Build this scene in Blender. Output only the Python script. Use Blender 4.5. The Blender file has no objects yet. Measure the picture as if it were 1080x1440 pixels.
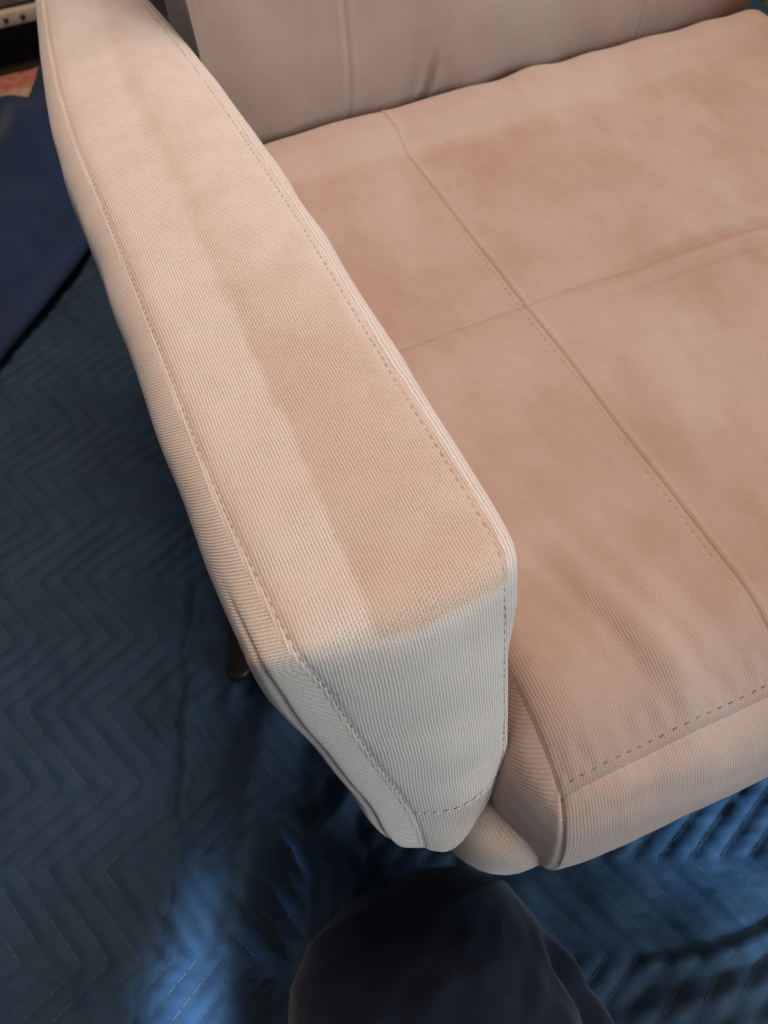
import bpy, math
import numpy as np
from mathutils import Matrix, Vector

sc = bpy.context.scene
C = sc.collection

# ------------------------------------------------------------------ camera
CAM = dict(x=-0.1159, y=-0.0608, z=0.8295, yaw=0.3631, pitch=0.9913, roll=-0.0573, f=1101.7)
cy_, sy_ = math.cos(CAM['yaw']), math.sin(CAM['yaw'])
cp_, sp_ = math.cos(CAM['pitch']), math.sin(CAM['pitch'])
fw = Vector((sy_*cp_, cy_*cp_, -sp_))
rt0 = Vector((cy_, -sy_, 0)); up0 = rt0.cross(fw)
cr_, sr_ = math.cos(CAM['roll']), math.sin(CAM['roll'])
rt = rt0*cr_ + up0*sr_
up = -rt0*sr_ + up0*cr_
cam_data = bpy.data.cameras.new('camera')
cam = bpy.data.objects.new('camera', cam_data); C.objects.link(cam)
M4 = Matrix((rt, up, -fw)).transposed().to_4x4()
M4.translation = Vector((CAM['x'], CAM['y'], CAM['z']))
cam.matrix_world = M4
cam_data.sensor_fit = 'VERTICAL'
cam_data.sensor_height = 36.0; cam_data.sensor_width = 27.0
cam_data.lens = CAM['f']/1440*36.0
cam_data.clip_start = 0.01; cam_data.clip_end = 60
cam_data.dof.use_dof = True
cam_data.dof.focus_distance = 0.40
cam_data.dof.aperture_fstop = 13.0
sc.camera = cam

# ------------------------------------------------------------------ world, lamps, exposure
w = bpy.data.worlds.new('World'); sc.world = w; w.use_nodes = True
bgn = w.node_tree.nodes['Background']
bgn.inputs[0].default_value = (0.88, 0.89, 1.0, 1); bgn.inputs[1].default_value = 0.095

def lamp(name, loc, target, size, energy, col):
    d = bpy.data.lights.new(name, 'AREA'); d.shape = 'RECTANGLE'
    d.size, d.size_y = size; d.energy = energy; d.color = col
    o = bpy.data.objects.new(name, d); C.objects.link(o)
    o.location = loc
    o.rotation_euler = (Vector(target)-Vector(loc)).to_track_quat('-Z', 'Y').to_euler()
    return o
lamp('window_light', (1.45, -1.95, 1.35), (0.0, 0.1, 0.4), (1.5, 1.5), 58, (0.70, 0.87, 1.0))
lamp('side_window_light', (-1.7, -1.0, 0.42), (-0.2, 0.08, 0.1), (0.5, 0.5), 2, (0.62, 0.80, 1.0))
lamp('ceiling_light', (0.25, 0.8, 2.5), (0.1, 0.3, 0.4), (0.9, 0.9), 41, (1.0, 0.82, 0.70))
def patch_spot(name, loc, target, angle, blend, energy, col, r=.03):
    """narrow bluish spot added to light one patch of the blanket"""
    d = bpy.data.lights.new(name, 'SPOT'); d.spot_size = math.radians(angle); d.spot_blend = blend
    d.energy = energy; d.color = col; d.shadow_soft_size = r
    o = bpy.data.objects.new(name, d); C.objects.link(o); o.location = loc
    o.rotation_euler = (Vector(target)-Vector(loc)).to_track_quat('-Z', 'Y').to_euler()
patch_spot('added_left_spot', (-1.15, -1.0, 0.95), (-0.287, 0.035, 0.03), 4.0, 1.0, 680, (0.38, 0.64, 1.0))  # added spot, makes the blue patch left of the knee
patch_spot('added_right_spot', (0.95, -1.7, 0.85), (0.27, 0.01, 0.0), 10.0, 1.0, 420, (0.30, 0.60, 1.0))  # added spot, brightens the blanket just before the seat front
sc.view_settings.view_transform = 'Standard'
sc.view_settings.look = 'None'
sc.view_settings.exposure = 0.16
sc.view_settings.gamma = 1.0

# ------------------------------------------------------------------ helpers
def wob(a, b, seed, f, n=7):
    """smooth numpy noise in about -1..1: a sum of random plane waves of about f cycles per metre"""
    r = np.random.RandomState(seed); s = 0
    for i in range(n):
        th = r.uniform(0, 2*math.pi); k = f*r.uniform(.5, 1.5)*2*math.pi
        s = s + np.sin(k*(a*math.cos(th)+b*math.sin(th)) + r.uniform(0, 6.28))
    return s/math.sqrt(n)/1.3
def sstep(a, b, x):
    t = np.clip((x-a)/(b-a), 0, 1); return t*t*(3-2*t)
def gauss(x, s): return np.exp(-(x/s)**2)
def seg_dist(x, y, p, q):
    """distance to the segment p-q, signed to its left, and the position along it"""
    p = np.array(p); q = np.array(q); d = q-p; L = math.hypot(*d); d = d/L
    t = (x-p[0])*d[0]+(y-p[1])*d[1]; n = -(x-p[0])*d[1]+(y-p[1])*d[0]
    return n, t/L
def poly_dist(x, y, pts):
    """signed distance to a polyline (nearest segment), for creases"""
    best = np.full(np.shape(x), 1e9); sg = np.zeros(np.shape(x)); tt = np.zeros(np.shape(x))
    for i, (p, q) in enumerate(zip(pts[:-1], pts[1:])):
        n, t = seg_dist(x, y, p, q); L = math.hypot(q[0]-p[0], q[1]-p[1])
        tc = np.clip(t, 0, 1); dd = np.hypot(n, (t-tc)*L)
        m = dd < best
        best = np.where(m, dd, best); sg = np.where(m, np.sign(n), sg); tt = np.where(m, i+tc, tt)
    return best*sg, tt/(len(pts)-1)

def mesh_np(name, V, F, mat, parent=None, uv=None, attrs=None, smooth=True):
    V = np.asarray(V, dtype=np.float32); F = np.asarray(F, dtype=np.int32)
    m = bpy.data.meshes.new(name)
    n, k = F.shape
    m.vertices.add(len(V)); m.vertices.foreach_set('co', V.ravel())
    m.loops.add(n*k); m.loops.foreach_set('vertex_index', F.ravel())
    m.polygons.add(n)
    m.polygons.foreach_set('loop_start', np.arange(0, n*k, k, dtype=np.int32))
    m.polygons.foreach_set('loop_total', np.full(n, k, dtype=np.int32))
    m.update(calc_edges=True)
    if uv is not None:
        l = m.uv_layers.new(name='UVMap')
        l.data.foreach_set('uv', np.asarray(uv, dtype=np.float32)[F.ravel()].ravel())
    for an, av in (attrs or {}).items():
        a = m.attributes.new(an, 'FLOAT', 'POINT'); a.data.foreach_set('value', np.asarray(av, dtype=np.float32).ravel())
    m.polygons.foreach_set('use_smooth', np.full(n, smooth, dtype=bool))
    m.materials.append(mat); m.validate(); m.update()
    o = bpy.data.objects.new(name, m); C.objects.link(o)
    if parent: o.parent = parent
    return o
def grid_faces(n, m, wrap=False, flip=False):
    i = np.arange(n-1)[:, None]; j = np.arange(m if wrap else m-1)[None, :]
    j2 = (j+1) % m
    f = np.stack([i*m+j, (i+1)*m+j, (i+1)*m+j2, i*m+j2], -1).reshape(-1, 4)
    return f[:, ::-1] if flip else f
def grid(name, P, uv, mat, parent=None, attrs=None, flip=False, wrap=False):
    n, m, _ = P.shape
    return mesh_np(name, P.reshape(-1, 3), grid_faces(n, m, wrap, flip), mat, parent,
                   None if uv is None else uv.reshape(-1, 2), attrs)
def thing(name, label, cat, loc=(0, 0, 0)):
    o = bpy.data.objects.new(name, None); C.objects.link(o); o.location = loc
    o['label'] = label; o['category'] = cat; o.empty_display_size = .05
    return o
def tag(o, label, cat=None):
    o['label'] = label
    if cat: o['category'] = cat
    return o
def stitches(name, pts, nrm, mat, parent, pitch=.0055, dash=.0036, w=.0004, lift=.0002, seed=0):
    """a row of thread dashes along a polyline: each a small raised hexagonal stitch"""
    r = np.random.RandomState(seed)
    pts = np.asarray(pts, float); nrm = np.asarray(nrm, float)
    seg = np.linalg.norm(np.diff(pts, axis=0), axis=1); s = np.concatenate([[0], np.cumsum(seg)])
    def at(t, A): return np.array([np.interp(t, s, A[:, i]) for i in range(3)])
    V = []; F = []
    t = .002
    while t+dash < s[-1]:
        L = dash*r.uniform(.8, 1.15)
        a, b = at(t, pts), at(t+L, pts); n = at(t+L/2, nrm); n /= np.linalg.norm(n)
        d = (b-a)/np.linalg.norm(b-a); x = np.cross(d, n)*w*r.uniform(.8, 1.2)
        a = a+x*r.uniform(-.6, .6); b = b+x*r.uniform(-.6, .6)
        i0 = len(V)
        for f, hh, ww in ((0, -.6, .5), (.25, 1, 1), (.75, 1, 1), (1, -.6, .5)):
            c = a+(b-a)*f+n*(lift+hh*w*.8)
            V += [c-x*ww-n*w*.6, c+n*w*.3, c+x*ww-n*w*.6]
        for k in range(3):
            o = i0+3*k
            F += [(o, o+1, o+4, o+3), (o+1, o+2, o+5, o+4)]
        t += pitch*r.uniform(.9, 1.12)
    ob = mesh_np(name, V, F, mat, parent)
    ob['kind'] = 'stuff'
    return ob

# ------------------------------------------------------------------ materials
class N:
    def __init__(s, name):
        s.m = bpy.data.materials.new(name); s.m.use_nodes = True
        s.t = s.m.node_tree; s.b = s.t.nodes['Principled BSDF']
    def n(s, typ, **kw):
        o = s.t.nodes.new(typ)
        for k, v in kw.items(): setattr(o, k, v)
        return o
    def l(s, a, b): s.t.links.new(a, b)
    def math(s, op, a, b=None, c=None):
        o = s.n('ShaderNodeMath', operation=op)
        for i, v in enumerate((a, b, c)):
            if v is None: continue
            if isinstance(v, (int, float)): o.inputs[i].default_value = v
            else: s.l(v, o.inputs[i])
        return o.outputs[0]
    def mix(s, f, a, b, typ='MIX'):
        o = s.n('ShaderNodeMix', data_type='RGBA', blend_type=typ)
        for sock, v in ((o.inputs[0], f), (o.inputs[6], a), (o.inputs[7], b)):
            if isinstance(v, (int, float)): sock.default_value = v
            elif isinstance(v, tuple): sock.default_value = v+(1,) if len(v) == 3 else v
            else: s.l(v, sock)
        return o.outputs[2]
    def noise(s, vec, scale, detail=3, rough=.5):
        o = s.n('ShaderNodeTexNoise'); o.inputs['Scale'].default_value = scale
        o.inputs['Detail'].default_value = detail; o.inputs['Roughness'].default_value = rough
        s.l(vec, o.inputs['Vector']); return o.outputs['Fac']
    def ramp(s, v, a, b):
        o = s.n('ShaderNodeMapRange'); o.inputs[1].default_value = a; o.inputs[2].default_value = b
        s.l(v, o.inputs[0]); return o.outputs[0]
    def bump(s, h, dist, strength=1.0, nrm=None):
        o = s.n('ShaderNodeBump'); o.inputs['Distance'].default_value = dist; o.inputs['Strength'].default_value = strength
        s.l(h, o.inputs['Height'])
        if nrm: s.l(nrm, o.inputs['Normal'])
        return o.outputs[0]

def upholstery(name, base, dark, soil_shade, rib=.0017, ribdepth=.35, bump=.0005, mottling=.25, nap=None, napamt=0):
    """ribbed woven upholstery cloth; ribs run along V of a UV map measured in metres"""
    k = N(name)
    uv = k.n('ShaderNodeTexCoord').outputs['UV']; pos = k.n('ShaderNodeTexCoord').outputs['Object']
    sp = k.n('ShaderNodeSeparateXYZ'); k.l(uv, sp.inputs[0])
    dist = k.noise(uv, 90, 2); d2 = k.noise(uv, 900, 1)
    uu = k.math('MULTIPLY_ADD', dist, .0007, sp.outputs[0])
    uu = k.math('MULTIPLY_ADD', d2, .0006, uu)
    uu = k.math('MULTIPLY_ADD', k.noise(uv, 14, 2), .0028, uu)
    r = k.math('SINE', k.math('MULTIPLY', uu, 2*math.pi/rib))
    # the cross threads, staggered from rib to rib
    ph = k.math('MULTIPLY', k.math('FLOOR', k.math('DIVIDE', uu, rib)), 2.4)
    vv = k.math('MULTIPLY_ADD', d2, .0008, sp.outputs[1])
    c = k.math('SINE', k.math('ADD', k.math('MULTIPLY', vv, 2*math.pi/(rib*.8)), ph))
    wv = k.math('MULTIPLY_ADD', c, .55, r)
    wear = k.math('MULTIPLY_ADD', k.ramp(k.noise(uv, 55, 4, .65), .3, .7), .30, .22)
    wv01 = k.math('MULTIPLY_ADD', wv, wear, .5)
    fz = k.noise(uv, 1500, 3, .7)
    big = k.ramp(k.noise(pos, 9, 4, .6), .3, .7); mid = k.ramp(k.noise(pos, 45, 3), .3, .7)
    f = k.math('MULTIPLY_ADD', wv01, ribdepth, k.math('MULTIPLY', k.math('SUBTRACT', fz, .2), .95))
    col = k.mix(k.math('SUBTRACT', 1.0, f), base, dark)
    a = k.n('ShaderNodeAttribute'); a.attribute_name = 'soil_shade'  # old soil and, in places, painted shade
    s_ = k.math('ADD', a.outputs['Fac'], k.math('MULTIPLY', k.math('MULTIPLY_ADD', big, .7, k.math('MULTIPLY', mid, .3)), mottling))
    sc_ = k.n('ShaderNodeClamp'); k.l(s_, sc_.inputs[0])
    col = k.mix(sc_.outputs[0], col, k.mix(1.0, col, soil_shade, 'MULTIPLY'))
    if nap:   # brushed pile: soft paler patches where the nap lies the other way
        mp = k.n('ShaderNodeMapping'); mp.inputs['Scale'].default_value = (1, .55, .6); mp.inputs['Rotation'].default_value = (0, 0, .5); k.l(pos, mp.inputs[0])
        f1 = k.ramp(k.noise(mp.outputs[0], 11, 5, .62), .38, .68); f2 = k.ramp(k.noise(mp.outputs[0], 70, 4, .6), .3, .75)
        col = k.mix(k.math('MULTIPLY', k.math('MULTIPLY_ADD', f1, .7, k.math('MULTIPLY', f2, .3)), napamt), col, nap)
    k.l(col, k.b.inputs['Base Color'])
    k.b.inputs['Roughness'].default_value = .92
    k.b.inputs['Specular IOR Level'].default_value = .15
    k.b.inputs['Sheen Weight'].default_value = .35; k.b.inputs['Sheen Roughness'].default_value = .45
    h = k.math('ADD', wv01, k.math('MULTIPLY', fz, .8))
    k.l(k.bump(h, bump, .8), k.b.inputs['Normal'])
    return k.m
arm_cloth = upholstery('ribbed_beige_cloth', (.735, .60, .505), (.31, .25, .208), (.845, .745, .67), mottling=.2, ribdepth=.85, rib=.00155, bump=.00024)
seat_cloth = upholstery('worn_warm_lit_tan_cloth', (.475, .320, .247), (.335, .218, .166), (.83, .735, .645), mottling=.3, ribdepth=.4, bump=.00025, nap=(.475, .350, .288), napamt=.68)  # worn tan; part of the seat's warm light is put into the colour
def plain(name, col, rough=.8, var=.15, scale=30, sheen=0, bump=0, bscale=400, spec=.3):
    k = N(name); pos = k.n('ShaderNodeTexCoord').outputs['Object']
    v = k.ramp(k.noise(pos, scale, 4, .6), .25, .75)
    k.l(k.mix(v, tuple(c*(1-var) for c in col), tuple(min(1, c*(1+var)) for c in col)), k.b.inputs['Base Color'])
    k.b.inputs['Roughness'].default_value = rough; k.b.inputs['Specular IOR Level'].default_value = spec
    k.b.inputs['Sheen Weight'].default_value = sheen
    if bump: k.l(k.bump(k.noise(pos, bscale, 3), bump, .6), k.b.inputs['Normal'])
    return k.m
thread = plain('tan_thread', (.42, .29, .20), .7, .1, 100)
dark_thread = plain('brown_thread', (.20, .125, .08), .8, .2, 100)
blanket_cloth = plain('navy_moving_blanket_cloth', (.0155, .0355, .060), .68, .35, 7, .06, .0008, 600, .22)
quilt_thread = plain('grey_quilting_thread', (.088, .093, .098), .85, .5, 25, 0, 0, 1, .1)
navy_plain = plain('smooth_navy_cloth', (.0085, .0235, .062), .7, .3, 5, .15, .0006, 700, .2)
trouser_cloth = plain('dark_navy_trouser_cloth', (.0065, .0095, .019), .8, .35, 60, .12, .0006, 1100, .15)
dark_wood = plain('dark_brown_wood', (.030, .014, .009), .5, .3, 60, 0, 0, 1, .3)
floor_wood = plain('dark_floor_boards', (.03, .02, .014), .5, .3, 8)

# ================================================================== ground
def sheet(name, x0, x1, y0, y1, z, mat):
    V = [(x0, y0, z), (x1, y0, z), (x1, y1, z), (x0, y1, z)]
    return mesh_np(name, V, [(0, 1, 2, 3)], mat, smooth=False)
fl = sheet('floor', -4, 4, -3, 5, -.03, floor_wood); fl['kind'] = 'structure'

# ================================================================== quilted blanket
E1 = np.array((.9207, -.3903)); E2 = np.array((.3903, .9207))     # across / along the zigzag rows
GAP, AMP, W0 = .0287, .0406, .111
def xy_uw(x, y): return x*E1[0]+y*E1[1], x*E2[0]+y*E2[1]
def tri(t):
    t = (t/.1624) % 1.0; return 1-4*np.abs(t-.5)       # -1 at t=0, +1 half a period on
def quilt_d(u, wv):
    # apexes that point to +u sit at w = W0 + n*.1624
    uu = u + .42 - AMP*(-tri(wv-W0)) + AMP
    f = (uu/GAP+.5) % 1.0-.5
    return np.abs(f)*GAP*.707
CREASE = [(-.150, .56), (-.167, .49), (-.195, .40), (-.232, .303), (-.262, .21), (-.283, .131), (-.338, .036), (-.37, -.06)]
FOLDS = [  # ridge polylines on the floor: height, half width
    ([(-.10, .33), (-.17, .20), (-.205, .10), (-.245, .02), (-.27, -.08)], .020, .022),
    ([(-.135, .145), (-.12, .10), (-.125, .06), (-.15, .03)], .016, .012),
    ([(-.165, .17), (-.14, .085), (-.165, .03)], .018, .010),
    ([(-.08, .16), (-.115, .125), (-.15, .115)], .014, .011),
    ([(-.21, .33), (-.238, .24), (-.25, .2)], .007, .010),
    ([(-.10, .45), (-.125, .42), (-.16, .32), (-.185, .25)], .009, .011),
    ([(.02, -.135), (.12, -.15), (.25, -.17)], .006, .010),
    ([(.07, -.10), (.16, -.125), (.28, -.135)], .006, .007),
    ([(.10, -.17), (.19, -.185), (.3, -.2)], .006, .009),
]
def H(x, y):
    u, wv = xy_uw(x, y)
    d = quilt_d(u, wv)
    calm = sstep(-.45, -.1, y)
    h = .0033*(1-np.exp(-(d/.0045)**1.3)) - .0013
    h = h + .0016*wob(x, y, 3, 22) + .0030*wob(x, y, 4, 7) + .004*wob(x, y, 5, 2.5)
    # tight puckers between the stitch rows
    h = h + .0011*wob(u, wv*3.2, 11, 45)*(1-np.exp(-(d/.006)**2))
    # pulled puckers running out from under the seat front
    rg = sstep(.0, .14, x)*sstep(-.16, -.03, y)*sstep(.5, .05, y)
    h = h + rg*(.0016*wob(x+y*.6, y*.18, 21, 34) + .0040*np.maximum(1-2.4*np.abs(wob(x+y*.5, y*.22, 29, 16)), 0)*np.clip(.5+.7*wob(x, y, 23, 12), 0, 1))
    rp = sstep(-.02, .08, x)*sstep(-.08, -.14, y)
    h = h + rp*(.0012*wob(u*.25, wv, 22, 26) + .0034*np.maximum(1-2.6*np.abs(wob(u*.22, wv+.012*np.sin(u*30), 28, 17)), 0)*np.clip(.5+.8*wob(u, wv, 24, 9), 0, 1))
    nd, t = poly_dist(x, y, CREASE)
    env = sstep(0, .2, t)*sstep(1.0, .97, t)
    nd = nd + .004*wob(x, y, 25, 14)
    h = h - .009*env*gauss(nd, .0045)*np.clip(.55+.6*wob(x, y, 26, 8), .05, 1) - .004*env*gauss(nd-.016, .004)*np.clip(.3+.8*wob(x, y, 27, 9), 0, 1) + .045*env*sstep(.45, .8, t)*np.where(nd > 0, sstep(0, .06, nd)*gauss(np.maximum(nd-.06, 0), .035), 0)
    for pts, hh, ww in FOLDS:
        n2, t2 = poly_dist(x, y, pts)
        h = h + hh*gauss(n2, ww)*sstep(0, .18, t2)*sstep(1.0, .82, t2) - hh*.25*gauss(np.abs(n2)-ww*1.8, ww*.7)*sstep(0, .2, t2)*sstep(1, .8, t2)
    return h
us = np.arange(-.81, .95, .0036); ws = np.arange(-.62, 1.78, .0036)
Ug, Wg = np.meshgrid(us, ws, indexing='ij')
Xg, Yg = Ug*E1[0]+Wg*E2[0], Ug*E1[1]+Wg*E2[1]
edge = np.minimum.reduce([Ug-us[0], us[-1]-Ug, Wg-ws[0], ws[-1]-Wg])
Zg = H(Xg, Yg) - .016*np.exp(-edge/.004)
blanket = thing('moving_blanket', 'navy quilted moving blanket with zigzag stitching spread on the floor under the chair', 'blanket')
grid('quilted_cloth', np.stack([Xg, Yg, Zg], -1), None, blanket_cloth, blanket)
# the quilting thread: dashes lying in the grooves
VV = []; FF = []
rq = np.random.RandomState(5)
kk = np.arange(-16, 48)
wq = np.arange(-.6, 1.75, .0019)
for k_ in kk:
    uq = k_*GAP - .42 + AMP*(-tri(wq-W0)) - AMP + .0007*np.sin(wq*60+k_)
    ok = (uq > -.8) & (uq < .94)
    x = uq*E1[0]+wq*E2[0]; y = uq*E1[1]+wq*E2[1]
    z = H(x, y)+.0007
    P = np.stack([x, y, z], -1)
    dvec = np.gradient(P, axis=0); dvec /= np.linalg.norm(dvec, axis=1)[:, None]
    fade = np.clip(.55+.8*wob(x, y, 200+int(k_), 9), 0, 1)
    side = np.stack([-dvec[:, 1], dvec[:, 0], 0*x], -1)*.00030
    for i in range(0, len(wq)-1):
        if not (ok[i] and ok[i+1]) or (i % 5 == 4) or rq.rand() < .05 or fade[i] < .12*rq.rand(): continue
        a, b = P[i], P[i+1]
        n0 = len(VV)
        VV += [a-side[i], a+np.array((0, 0, .0004)), a+side[i], b-side[i+1], b+np.array((0, 0, .0004)), b+side[i+1]]
        FF += [(n0, n0+1, n0+4, n0+3), (n0+1, n0+2, n0+5, n0+4)]
qt = mesh_np('quilting_thread', VV, FF, quilt_thread, blanket); qt['kind'] = 'stuff'

# ================================================================== armchair
chair = thing('armchair', 'beige upholstered armchair with boxy padded arms and a panelled seat', 'armchair')

# ---------------- armrest
def make_arm(mirror=False):
    """strip panel over top and front, two bulging side panels, seams with top stitching"""
    # stations: y, z, x of outer seam, x of inner seam
    KP = [(.86, .470, -.080, -.045), (.855, .505, -.082, -.044), (.835, .514, -.087, -.041), (.75, .5165, -.099, -.0265), (.66, .5185, -.109, -.0185), (.58, .520, -.116, -.0125), (.50, .5215, -.119, -.0085),
          (.42, .5235, -.1175, -.0060), (.34, .525, -.117, -.0045), (.26, .5265, -.1165, -.005), (.20, .5278, -.1165, -.0055),
          (.15, .5288, -.1155, -.005), (.11, .5296, -.1125, -.0048), (.092, .5300, -.1112, -.0052), (.082, .5301, -.1102, -.006), (.0755, .5285, -.1095, -.0075),
          (.0705, .522, -.107, -.009), (.065, .503, -.1015, -.0095), (.056, .470, -.0965, -.0115), (.046, .436, -.090, -.013), (.034, .396, -.0815, -.0155),
          (.0285, .376, -.0785, -.0205), (.0230, .354, -.0765, -.027), (.0175, .337, -.0765, -.036), (.0175, .326, -.076, -.045), (.026, .319, -.0755, -.052), (.06, .317, -.075, -.05), (.10, .318, -.08, -.04)]
    KP = np.array(KP)
    kd = np.concatenate([[0], np.cumsum(np.hypot(np.diff(KP[:, 0]), np.diff(KP[:, 1])))])
    # dense, lightly smoothed resampling
    s = np.concatenate([np.arange(0, kd[13]-.0, .003), np.arange(kd[13], kd[-1], .0016), [kd[-1]]])
    S = np.stack([np.interp(s, kd, KP[:, i]) for i in range(4)], -1)
    for i in range(4):
        for _ in range(6):
            S[1:-1, i] = .25*S[:-2, i]+.5*S[1:-1, i]+.25*S[2:, i]
    y, z, xl, xr = S.T
    s = np.concatenate([[0], np.cumsum(np.hypot(np.diff(y), np.diff(z)))])
    ty, tz = np.gradient(y, s), np.gradient(z, s); L = np.hypot(ty, tz); ty, tz = ty/L, tz/L
    ny, nz = tz, -ty                                     # outward: +z on top, -y in front
    m = 84
    q = np.linspace(0, 1, m); q = .5-.5*np.cos(q*math.pi)*(.35+.65*1) if False else q
    q = .72*q + .28*(.5-.5*np.cos(q*math.pi))
    X = xl[:, None]+(xr-xl)[:, None]*q[None, :]
    Sg = np.repeat(s[:, None], m, 1); Yg_ = np.repeat(y[:, None], m, 1)
    de = np.minimum(X-xl[:, None], xr[:, None]-X)        # distance from the seams
    sc_ = s - s[np.argmin(np.abs(y-.0755)+10*(np.abs(z-.5285) > .004))]   # arc length past the fold
    front = sstep(-.01, .02, sc_)[:, None]
    puff = .0036*(1-np.exp(-de/.007)) + (.0022+.0050*front)*np.sin(np.clip(q, 0, 1)*math.pi)[None, :]**1.35
    # stitch dimples just inside each seam, on the top and the upper front
    dim = (.5+.5*np.cos(2*math.pi*Sg/.0055))
    puff = puff - .0010*gauss(de-.0030, .0013)*(.55+.45*dim)*(Sg > .05)
    puff = puff + (.0009*wob(X, Sg, 31, 14) + .0011*wob(X, Sg, 32, 5))*(1-np.exp(-de/.006))
    # shallow dent and crease lines near the back, fold ridge softly crowned
    n1, t1 = poly_dist(X, Yg_, [(-.055, .60), (-.035, .575), (-.018, .52)])
    puff = puff - .0010*gauss(n1, .006)*(1-front)
    # stitched hem line low on the front panel
    hem = np.abs(sc_-.158)
    puff = puff - .0012*gauss(hem, .0016)[:, None]*np.ones(m)
    Y = Yg_+puff*ny[:, None]; Z = z[:, None]+puff*nz[:, None]
    # old soil: begins along the line where the cleaning strip stopped, ends at the fold
    xm = np.interp(Yg_, [.08, .15, .21, .27, .37, .5, .63, .8], [-.073, -.0715, -.0735, -.0700, -.0690, -.068, -.061, -.055])
    dm = X-xm + .0009*wob(X, Sg, 45, 110) + .0012*wob(X, Sg, 41, 30) + .0016*wob(X, Sg, 44, 8)
    near = sstep(.38, .20, Yg_)
    soil_shade = sstep(-.0015-.006*sstep(.2, .5, Yg_), .0045+.004*sstep(.2, .5, Yg_), dm)*(near*.85+(1-near)*np.exp(-np.clip(dm, 0, 1)/.016)*.8)
    soil_shade = soil_shade*(1-.75*sstep(.012, .002, xr[:, None]-X)*sstep(.12, .3, Yg_))
    soil_shade = soil_shade*sstep(.0070, .0015, sc_[:, None]+.0012*wob(X, Sg, 42, 40)) + .7*gauss(sc_[:, None]-.001, .0035)*sstep(-.004, .01, dm)
    soil_shade = soil_shade + .9*gauss(np.hypot(X+.018, Sg-(Sg-sc_[:, None]*1)+0*X)*0+np.hypot(X+.017, sc_[:, None]+.010), .013)
    soil_shade = soil_shade + .28*gauss(X-xl[:, None]-.006, .006)*(1-front)
    soil_shade = soil_shade + .85*sstep(.157, .160, sc_)[:, None]*sstep(.2, .6, q)[None, :]*np.ones_like(X)  # brown shade under the roll painted in below the hem, over uncleaned cloth
    soil_shade = np.clip(soil_shade + .10*wob(X, Sg, 43, 25)*(1-front) , 0, 1.3)
    sg = -1 if mirror else 1
    OFF = .56
    def fx(x): return (OFF-x) if mirror else x
    P = np.stack([fx(X), Y, Z], -1)
    strip = grid('armrest', P, np.stack([X, Sg], -1), arm_cloth, chair, {'soil_shade': soil_shade}, flip=not mirror)
    # seam line points lie at the strip edges
    def side(edge_x, sign, B, name):
        T = np.concatenate([np.linspace(0, 1, 46)**1.7*.35, np.linspace(.35, 1, 26)[1:]])
        spy = np.clip(y, .13, .78)+0*y; spz = np.full_like(y, .432)
        py = y[:, None]+(spy-y)[:, None]*T; pz = z[:, None]+(spz-z)[:, None]*T
        D = np.hypot(py-y[:, None], pz-z[:, None])
        b0 = B*(1+(.15 if sign < 0 else -.2)*sstep(-.10, .01, sc_)+(.55 if sign < 0 else 0)*sstep(-.015, .035, sc_))*(.25+.75*sstep(.235, .175, sc_))*(.75+.25*sstep(.7, .5, y))
        bul = b0[:, None]*(1-np.exp(-D/.0075)) - .02*sstep(.05, .2, D)*0
        if sign > 0: bul = bul*(1-.9*sstep(.505, .455, pz)) - .004*sstep(.47, .43, pz)
        bul = bul + .0007*wob(py, pz, 51, 20)*sstep(0, .01, D) + (.0014*gauss(D-.0048, .0028) - .0022*gauss(D-.0095, .0016))*(sstep(-.06, 0, sc_)[:, None] if sign < 0 else .6)
        xx = edge_x[:, None]+sign*bul
        Pn = np.stack([fx(xx), py, pz], -1)
        u_, v_ = (D, np.repeat(s[:, None], D.shape[1], 1)) if sign > 0 else (1.15*(.71*py+.71*pz), .8*(py-pz))
        return grid(name, Pn, np.stack([u_, v_], -1), arm_cloth, strip, {'soil_shade': 0.1+0*D}, flip=(sign > 0) != mirror)
    side(xl, -1, .0150, 'side_panel'); side(xr, 1, .0145, 'side_panel')
    # close the underside of the side panels
    if not mirror:
        nn = np.stack([0*y, ny, nz], -1)
        i0 = 30
        rows = np.arange(len(y))
        for dx in (.0030, -.0030):
            j = np.argmin(np.abs(X-((xl+dx) if dx > 0 else (xr+dx))[:, None]), 1)
            pts = P[rows, j]+nn*.0003; pts[:, 0] = (xl+dx) if dx > 0 else (xr+dx)
            sel = slice(i0, int(np.argmin(np.abs(sc_-.15))))
            stitches('stitching', pts[sel], nn[sel], thread, strip, seed=int(abs(dx*1e4)+(dx > 0)), lift=-.00005)
        ih = int(np.argmin(np.abs(sc_-.158)))
        hp = P[ih, 5:-7]+nn[ih]*.0010
        stitches('stitching', hp, np.repeat(nn[ih:ih+1], len(hp), 0), hem_thread, strip, seed=9, lift=0)
    return strip
hem_thread = plain('pale_thread', (.70, .64, .56), .7, .1, 100)
make_arm(False)
make_arm(True)

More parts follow.
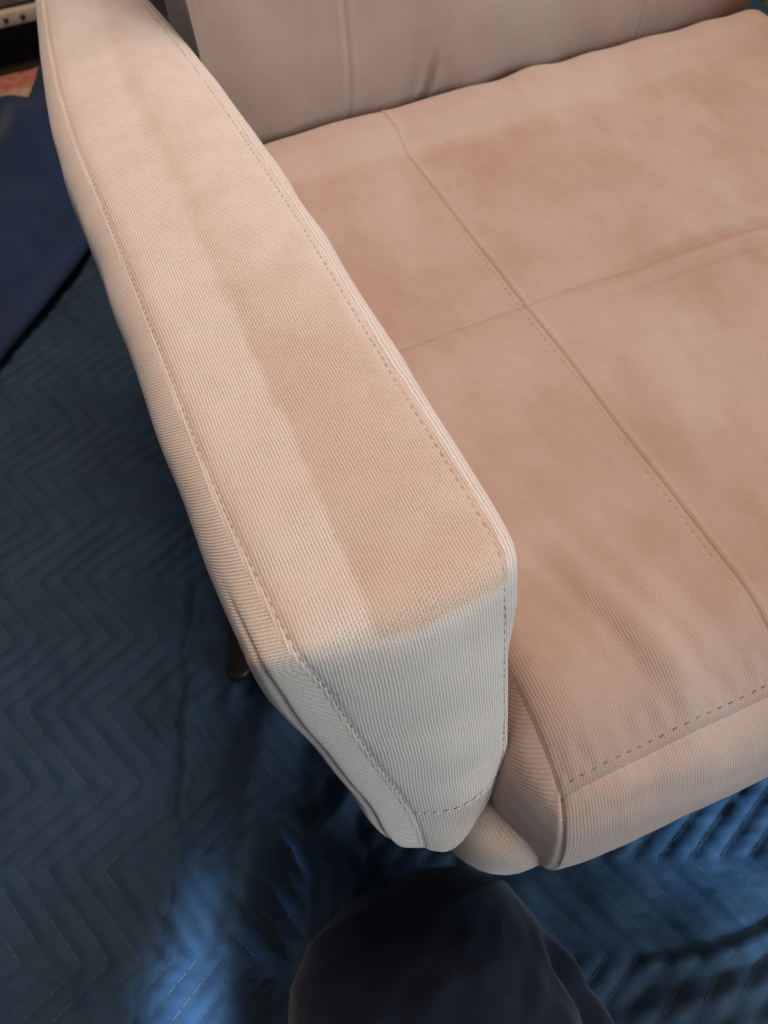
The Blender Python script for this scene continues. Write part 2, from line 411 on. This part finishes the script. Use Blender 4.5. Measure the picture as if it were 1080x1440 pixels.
# ---------------- seat cushion
XS = [0.0, .143, .417, .56]; YS = [0.0, .305, .600]
ZT = .43
def seat_z(x, y):
    z = np.full(np.shape(x), ZT)
    z = z - .032*np.clip((.065-y)/.065, 0, 1)**2.2
    z = z - .010*np.exp(-x/.012) - .010*np.exp(-(.56-x)/.012)
    # rear roll
    z = z + .012*sstep(.512, .545, y) - .05*np.clip((y-.565)/.035, 0, 1)**2
    # tufted pillows between the seams
    for xs in XS[1:3]:
        d = np.abs(x-xs+.002*np.sin(y*9))
        k2 = 1.0 if xs < .3 else .4
        z = z - k2*.0013*np.exp(-d/.030) - k2*.0006*gauss(x-xs, .0009) + k2*.0008*gauss(x-xs-.0030, .0022)
        z = z - .0007*gauss(x-xs+.0035, .0016)*(.5+.5*np.cos(2*math.pi*y/.006))
    d = np.abs(y-.305-.003*np.sin(x*8))
    z = z - .0018*np.exp(-d/.030) - .0012*gauss(d, .0012)
    wide = sstep(.15, .30, x)*sstep(.44, .34, x)
    z = z - .0042*wide*gauss(y-.314, .006) + .0026*wide*gauss(y-.300, .006) - .0022*wide*gauss(y-.290, .004)
    # pulled folds toward the front-left corner
    for p, q_, a, s in (((.040, .135), (.072, .012), -.0034, .0055), ((.056, .140), (.088, .012), .0024, .006), ((.070, .125), (.104, .010), -.0026, .006),
                        ((.100, .11), (.124, .010), -.0014, .006), ((.022, .10), (.050, .014), .0012, .006), ((.052, .22), (.075, .10), -.0016, .012),
                        ((.2, .12), (.19, .01), -.0018, .008), ((.26, .10), (.27, .01), .0016, .008)):
        n, t = seg_dist(x, y, p, q_)
        z = z + .62*a*gauss(n, s*1.15)*sstep(-.1, .35, t)*sstep(1.15, .75, t)
    # gathered puckers along the front seam
    ph = 2*math.pi*x/.0072+1.5*np.sin(x*41)+.8*np.sin(x*97)
    z = z - .0008*np.clip(.2+.9*np.cos(ph), 0, 1)*gauss(y-.0068, .0020)*(.75+.35*wob(x, y, 65, 25)) + .0005*np.cos(ph*.5+1+1.5*np.sin(x*23))*gauss(y-.014, .006)
    z = z + .0016*wob(x, y, 61, 6) + .0007*wob(x, y, 62, 16) + .0009*wob(x+.3*y, y*.3, 63, 22)*sstep(.2, .02, y)
    # sewn seams where the top meets the borders
    z = z - .0016*gauss(x, .0013)*sstep(.10, .05, y) - .0015*gauss(y, .0013)
    # small wrinkles across the rear roll
    z = z + .0016*wob(x, y*.35, 64, 16)*sstep(.47, .53, y)
    return z
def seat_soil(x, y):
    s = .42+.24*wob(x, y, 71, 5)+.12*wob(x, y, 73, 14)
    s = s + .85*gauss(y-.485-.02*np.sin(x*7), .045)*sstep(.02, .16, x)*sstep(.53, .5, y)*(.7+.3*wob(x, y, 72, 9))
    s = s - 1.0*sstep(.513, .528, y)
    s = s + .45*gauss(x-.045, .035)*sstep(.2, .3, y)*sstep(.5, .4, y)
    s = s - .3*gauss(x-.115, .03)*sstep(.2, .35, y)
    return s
def dens(a, b, h, e=.012):
    """samples from a to b, finer near the ends"""
    L = b-a; n = int(L/h); t = np.linspace(0, 1, n)
    t = .6*t+.4*(.5-.5*np.cos(t*math.pi)); return a+L*t
cushion = None
for i in range(3):
    for j in range(2):
        xs = dens(XS[i], XS[i+1], .0016 if i < 2 else .003); ys = dens(YS[j], YS[j+1], .0018)
        Xq, Yq = np.meshgrid(xs, ys, indexing='ij')
        Zq = seat_z(Xq, Yq)
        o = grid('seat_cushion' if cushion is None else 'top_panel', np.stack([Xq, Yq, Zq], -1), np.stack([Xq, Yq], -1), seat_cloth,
                 chair if cushion is None else cushion, {'soil_shade': seat_soil(Xq, Yq)})
        if cushion is None: cushion = o
# front border: drops from the front seam, bulges forward, tucks under
PR = np.array([(0, 0), (-.006, -.0035), (-.014, -.010), (-.0225, -.024), (-.0285, -.042), (-.031, -.060), (-.030, -.080), (-.026, -.097), (-.017, -.110), (0, -.117), (.04, -.119)])
pl = np.concatenate([[0], np.cumsum(np.hypot(*np.diff(PR, axis=0).T))]); pt = np.arange(0, pl[-1], .0018)
po, pz_ = np.interp(pt, pl, PR[:, 0]), np.interp(pt, pl, PR[:, 1])
for _ in range(8):
    po[1:-1] = .25*po[:-2]+.5*po[1:-1]+.25*po[2:]; pz_[1:-1] = .25*pz_[:-2]+.5*pz_[1:-1]+.25*pz_[2:]
xs = np.concatenate([np.arange(0, .006, .0005), np.arange(.006, .5601, .0020)]); xs[-1] = .56
XX, TT = np.meshgrid(xs, pt, indexing='ij'); OO = np.interp(TT, pt, po); DZ = np.interp(TT, pt, pz_)
z0 = seat_z(xs, 0*xs)[:, None]
fr = (1-np.exp(-XX/.02))*(1-np.exp(-(.56-XX)/.02))
OOf = OO*(.80+.20*fr) + .0012*wob(XX, TT, 81, 9)*sstep(0, .02, TT)*(1-np.exp(-XX/.01)) + .0011*gauss(XX, .0012) + .0009*gauss(TT, .0012) + .0004*np.sin(2*math.pi*XX/.0072+1.5*np.sin(XX*41))*gauss(TT-.004, .004) + .0004*wob(XX, TT, 82, 30)*sstep(0, .01, TT)
cornx = -.22*np.clip(-OO, 0, 1)*np.exp(-XX/.02) + .22*np.clip(-OO, 0, 1)*np.exp(-(.56-XX)/.02)
grid('front_panel', np.stack([XX+cornx+.0011*gauss(XX, .0012), OOf, z0+DZ], -1), np.stack([XX, TT], -1), seat_cloth, cushion, {'soil_shade': -.1+.2*wob(XX, TT, 83, 8)}, flip=True)
# side borders
for mir in (0, 1):
    ys = np.concatenate([np.arange(0, .006, .0005), np.arange(.006, .12, .002), np.linspace(.12, .6, 60)])
    YY, TT = np.meshgrid(ys, pt, indexing='ij'); OO = np.interp(TT, pt, po); DZ = np.interp(TT, pt, pz_)
    squeeze = .12+.88*sstep(.075, .02, YY)                # the arm presses the cushion side in
    z0 = seat_z(0*ys+(0.56 if mir else 0), ys)[:, None]
    ox = OO*squeeze*(.92+.20*(1-np.exp(-YY/.012))) + .001*wob(YY, TT, 84, 12)*sstep(0, .015, TT)*(1-np.exp(-YY/.01))
    ox = ox*1.0 - .22*0
    ex = np.exp(-YY/.02)
    ox = ox*(1-ex) + (-.22*np.clip(-OO, 0, 1))*ex
    yy = YY + ex*(OO*.80) + .0011*gauss(YY, .0012)
    ox = ox + .0011*gauss(YY, .0012) + .0009*gauss(TT, .0012)*(1-ex)
    zz = z0+DZ
    xx = (.56-ox) if mir else ox
    grid('side_panel', np.stack([xx, yy, zz], -1), np.stack([.7*YY+.7*DZ, .7*YY-.7*DZ], -1), seat_cloth, cushion, {'soil_shade': .1+.2*wob(YY, TT, 85, 8)}, flip=bool(mir))
# stitching on the seat: the visible rows beside the long seams, the front row
yy = np.linspace(.03, .50, 260)
for xs_ in XS[1:3]:
    P = np.stack([xs_-.0036+0*yy, yy, seat_z(xs_-.0036+0*yy, yy)], -1)
    stitches('stitching', P, np.repeat([[0, 0, 1.]], len(yy), 0), thread, cushion, pitch=.006, w=.00035, seed=int(xs_*1000), lift=.0001)
xf = np.linspace(.004, .55, 260)
P = np.stack([xf, .0045+0*xf, seat_z(xf, .0045+0*xf)], -1)
stitches('stitching', P, np.repeat([[0, -.5, .8]], len(xf), 0), dark_thread, cushion, pitch=.0072, dash=.004, w=.00038, seed=77, lift=.0001)

# ---------------- seat base under the cushion
def rrect_loop(x0, x1, y0, y1, r, n=8):
    pts = []
    for cx, cy, a0 in ((x1-r, y1-r, 0), (x0+r, y1-r, 90), (x0+r, y0+r, 180), (x1-r, y0+r, 270)):
        for k in range(n+1):
            a = math.radians(a0+90*k/n); pts.append((cx+r*math.cos(a), cy+r*math.sin(a)))
    return np.array(pts)
rings = []
for dz, ins in ((.338, .022), (.330, .008), (.315, .001), (.29, 0), (.265, .002), (.252, .010), (.248, .022), (.246, .2)):
    L_ = rrect_loop(-.056+ins, .616-ins, -.016+ins, .80-ins, .045)
    rings.append(np.column_stack([L_, np.full(len(L_), dz)]))
R_ = np.array(rings)
pe = np.concatenate([[0], np.cumsum(np.linalg.norm(np.diff(R_[3, :, :2], axis=0), axis=1))])
uvb = np.stack([np.broadcast_to(pe, R_.shape[:2]), R_[..., 2]], -1)
grid('seat_base', R_, uvb, arm_cloth, chair, {'soil_shade': np.full(R_.shape[:2], 1.2)}, flip=False, wrap=True)  # extra darkening stands for the shade under the cushion, put into the colour

# ---------------- backrest
BX = [-.001, .1175, .4185, .578]
def back_pt(x, t):
    """t: metres up the sloping face"""
    z = .425+.9701*t; y = .5685+.2425*t
    b = -.022*np.clip(1-t/.075, 0, 1.3)**2           # rounded bottom roll
    top = np.clip((t-.40)/.04, 0, 1); b = b-.04*top**2
    for xs in BX[1:3]:
        d = x-xs-.05*np.clip(t, 0, .5)
        b = b - .0010*np.exp(-np.abs(d)/.020) - .0010*gauss(d, .0014) + .0007*gauss(np.abs(d)-.005, .003)
    b = b - .006*np.exp(-(x-BX[0])/.010) - .035*np.exp(-(BX[3]-x)/.012)
    n, s = seg_dist(x, t, (.186, -.004), (.200, .055)); ev = sstep(1.15, .5, s)*sstep(-.1, .1, s)
    b = b - .0030*gauss(n, .0035)*ev + .003*gauss(n+.008, .005)*ev + .002*gauss(n-.008, .005)*ev
    b = b + .0020*wob(x*1.3, t*.45, 91, 9)+.0012*wob(x, t*.35, 92, 20)*sstep(.25, .0, t) + .0009*wob(x, t, 93, 14)
    return np.stack([x+0*t, y-b*.9701, z+b*.2425], -1)
backrest = None
for i in range(3):
    xs = dens(BX[i], BX[i+1], .0026); ts = np.concatenate([np.linspace(-.02, .14, 90), np.linspace(.14, .45, 60)[1:]])
    Xb, Tb = np.meshgrid(xs, ts, indexing='ij')
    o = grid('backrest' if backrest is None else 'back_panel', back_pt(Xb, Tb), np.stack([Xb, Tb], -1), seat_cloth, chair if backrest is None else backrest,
             {'soil_shade': .15+.35*wob(Xb, Tb, 94, 7)})
    if backrest is None: backrest = o
# shell behind the back panels
sh = []
for x, in ((.012,), (.568,)):
    for (y_, z_) in ((.600, .30), (.70, .868), (.80, .862), (.80, .30)):
        sh.append((x, y_, z_))
mesh_np('back_shell', sh, [(0, 1, 2, 3), (7, 6, 5, 4), (0, 4, 5, 1), (1, 5, 6, 2), (2, 6, 7, 3), (3, 7, 4, 0)], arm_cloth, backrest, smooth=False)

# ---------------- legs
def lathe(name, prof, mat, parent, p0, p1, n=20):
    """prof: (fraction along p0->p1, radius)"""
    p0, p1 = Vector(p0), Vector(p1); ax = (p1-p0).normalized(); a = ax.orthogonal().normalized(); b = ax.cross(a)
    R = np.array([[list(p0+(p1-p0)*f+(a*math.cos(t)+b*math.sin(t))*r) for t in np.linspace(0, 2*math.pi, n, endpoint=False)] for f, r in prof])
    return grid(name, R, None, mat, parent, wrap=True, flip=True)
cap_mat = plain('dark_foot_cap', (.014, .009, .007), .45, .2, 50, 0, 0, 1, .4)
for fx_, fy_, tx_, ty_ in ((-.158, .316, -.092, .275), (.718, .316, .652, .275), (-.12, .80, -.10, .74), (.68, .80, .66, .74)):
    lg = lathe('leg', [(0, .0001), (0, .021), (.55, .0155), (.94, .0115), (.955, .0128), (.955, .0001)], dark_wood, chair, (tx_, ty_, .345), (fx_, fy_, .006))
    lathe('foot_cap', [(.93, .0001), (.93, .0128), (.945, .0137), (.975, .0137), (.992, .0125), (1, .009), (1, .0001)], cap_mat, lg, (tx_, ty_, .345), (fx_, fy_, .003))

# ================================================================== person kneeling in front
ys = np.concatenate([np.linspace(.046, -.12, 110), np.linspace(-.12, -.62, 110)[1:]])
th = np.linspace(0, 2*math.pi, 160, endpoint=False)
tk = np.interp(ys, [-.62, -.5, -.3, -.1, -.05, -.0, .025, .040, .046], [.02, .85, 1, 1, .98, .87, .68, .38, .0])
halfw = np.interp(ys, [-.62, -.4, -.2, -.1, .046], [.128, .126, .120, .117, .112])*tk
cx = np.interp(ys, [-.62, -.3, -.1, -.03, .046], [-.13, -.112, -.104, -.1, -.096])
top = .012+np.interp(ys, [-.62, -.45, -.25, -.1, -.03, .046], [.40, .33, .245, .195, .168, .13])*np.sqrt(np.clip(tk, 0, 1))
bot = .010+(1-np.sqrt(np.clip(tk, 0, 1)))*.06
ca, sa = np.cos(th), np.sin(th)
e = .86
XX = cx[:, None]+halfw[:, None]*np.sign(ca)*np.abs(ca)**e
mz, hz = (top+bot)/2, (top-bot)/2
ZZ = mz[:, None]+hz[:, None]*np.sign(sa)*np.abs(sa)**e
YY = np.repeat(ys[:, None], len(th), 1)
ang = th[None, :]+0*YY
# cloth: knee-side creases, a seam fold down the right of the thigh, the thigh/calf crease
d = .0009*wob(YY*.6+ang*.05, ang*.06, 103, 48)*sstep(.0, -.04, YY)+.003*wob(YY*1.0, ang*.035, 101, 9)+.0020*wob(YY+ang*.06, ang*.05, 102, 22)*sstep(-.01, -.06, YY)
d = d - .012*gauss(ang-.42-1.2*(YY+.10), .09)*sstep(-.035, -.085, YY) + .008*gauss(ang-.22-1.2*(YY+.10), .13)*sstep(-.035, -.085, YY)
d = d - .012*(gauss(ang-2*math.pi+.25, .16)+gauss(ang-math.pi-.25, .16))*sstep(.0, -.08, YY)
for a0, y0, y1, am in ((2.45, -.06, -.16, -.006), (2.2, -.02, -.10, .004), (.9, -.09, -.2, .004), (.7, -.06, -.14, -.004)):
    d = d + am*gauss(ang-a0-2.0*(YY-y0), .10)*sstep(y0, y0-.03, YY)*sstep(y1-.05, y1, YY)
XX = XX+d*ca[None, :]; ZZ = np.maximum(ZZ+d*sa[None, :], .008)
knee = grid('person', np.stack([XX, YY, ZZ], -1), None, trouser_cloth, None, wrap=True, flip=True)
tag(knee, 'person kneeling in dark navy trousers, knee tucked below the front of the armchair', 'person')

# ================================================================== plain navy cloth at the left
A_, B_ = np.array((-.46, .755)), np.array((.20, 1.573))        # the hemmed edge
dv = (B_-A_)/np.linalg.norm(B_-A_); nv = np.array((-dv[1], dv[0]))
a_ = np.arange(0, np.linalg.norm(B_-A_), .006); b_ = np.concatenate([np.arange(-.010, .035, .0018), np.arange(.035, .75, .008)])
Aa, Bb = np.meshgrid(a_, b_, indexing='ij')
X_ = A_[0]+dv[0]*Aa+nv[0]*Bb + .006*np.sin(Aa*11)*nv[0]; Y_ = A_[1]+dv[1]*Aa+nv[1]*Bb+.006*np.sin(Aa*11)*nv[1]
hem = np.where(Bb < .016, .012*np.sqrt(np.clip(1-((Bb-.003)/.013)**2, 0, 1)), 0)
Z_ = .015+hem + .016*wob(X_, Y_, 111, 3.5)*sstep(.02, .15, Bb) + .010*wob(X_, Y_*.6, 112, 8)*sstep(.0, .06, Bb) - .004*gauss(Bb-.021, .005)
Z_ = Z_ + .03*gauss(Bb-.30+.25*(Aa-.3), .10)
back_lim = 1.628+.02*X_
over = np.clip(Y_-back_lim, 0, 1); Y_ = np.minimum(Y_, back_lim+.0005*over); Z_ = np.where(over > 0, np.maximum(Z_-over*3, -.005), Z_)
Z_ = np.maximum(Z_, -.005)
nc = grid('navy_cloth', np.stack([X_, Y_, Z_], -1), None, navy_plain, None)
nc.modifiers.new('thickness', 'SOLIDIFY').thickness = .003
tag(nc, 'smooth dark navy cloth with rolled hem lying on the quilted blanket', 'cloth')

# ================================================================== rug and studded ottoman behind
k = N('rug_wool'); pos = k.n('ShaderNodeTexCoord').outputs['Object']; sp = k.n('ShaderNodeSeparateXYZ'); k.l(pos, sp.inputs[0])
band = k.ramp(sp.outputs[1], 1.715, 1.730)
no = k.ramp(k.noise(pos, 60, 3), .35, .65)
tan_ = k.mix(no, (.42, .25, .14), (.52, .34, .20)); red = k.mix(no, (.42, .10, .06), (.48, .22, .13))
k.l(k.mix(band, tan_, red), k.b.inputs['Base Color']); k.b.inputs['Roughness'].default_value = .95
k.l(k.bump(k.noise(pos, 500, 2), .002, .7), k.b.inputs['Normal'])
xs = np.arange(-1.1, .3, .02); ys = np.concatenate([[1.1], np.arange(1.11, 1.795, .01), [1.80]])
Xr, Yr = np.meshgrid(xs, ys, indexing='ij')
er = np.minimum.reduce([Xr-xs[0], xs[-1]-Xr, Yr-ys[0], ys[-1]-Yr])
Zr = np.where(er < .001, -.029, -.018)+.0008*wob(Xr, Yr, 121, 20)
rug = grid('rug', np.stack([Xr, Yr, Zr], -1), None, k.m, None)
tag(rug, 'tan wool rug with a red border, showing past the blanket edge', 'rug')

ott = thing('ottoman', 'grey upholstered seat with a cream nailhead band, far behind the left arm', 'ottoman', (-.45, 2.09, -.03))
grey_cloth = plain('grey_upholstery', (.30, .27, .26), .9, .2, 40, .2, .0004, 900)
cream_cloth = plain('cream_band_cloth', (.55, .42, .32), .9, .15, 60, .2, .0004, 900)
def rbox(name, x0, x1, y0, y1, z0, z1, r, mat, parent, b=.01):
    rr = []
    for zz, ins in ((z0, b*1.5), (z0, b), (z0+b*.3, b*.3), (z0+b, 0), (z1-b, 0), (z1-b*.3, b*.3), (z1, b), (z1, min(x1-x0, y1-y0)*.49)):
        L_ = rrect_loop(x0+ins, x1-ins, y0+ins, y1-ins, max(.002, r-ins)); rr.append(np.column_stack([L_, np.full(len(L_), zz)]))
    return grid(name, np.array(rr), None, mat, parent, wrap=True)
rbox('cushion', -.43, .43, -.275, .275, .118, .31, .04, grey_cloth, ott, .02)
bd = rbox('band', -.435, .435, -.28, .28, .088, .116, .04, cream_cloth, ott, .004)
stud_mat = plain('dark_nailhead', (.03, .02, .015), .3, .2, 80, 0, 0, 1, .6); stud_mesh = None
for i in range(24):
    x = -.38+i*.0335
    if stud_mesh is None:
        so = lathe('nailhead', [(0, .0055), (.4, .0050), (.75, .0032), (1, .0001)], stud_mat, bd, (0, 0, 0), (0, -.004, 0), 12); stud_mesh = so.data
    else:
        so = so.copy(); C.objects.link(so)
    so.location = (x, -.2800, .102)
for px_, py_ in ((-.38, -.22), (.38, -.22), (-.38, .22), (.38, .22)):
    lathe('leg', [(0, .0001), (0, .025), (1, .016), (1, .0001)], dark_wood, ott, (px_, py_, .09), (px_, py_, .001))
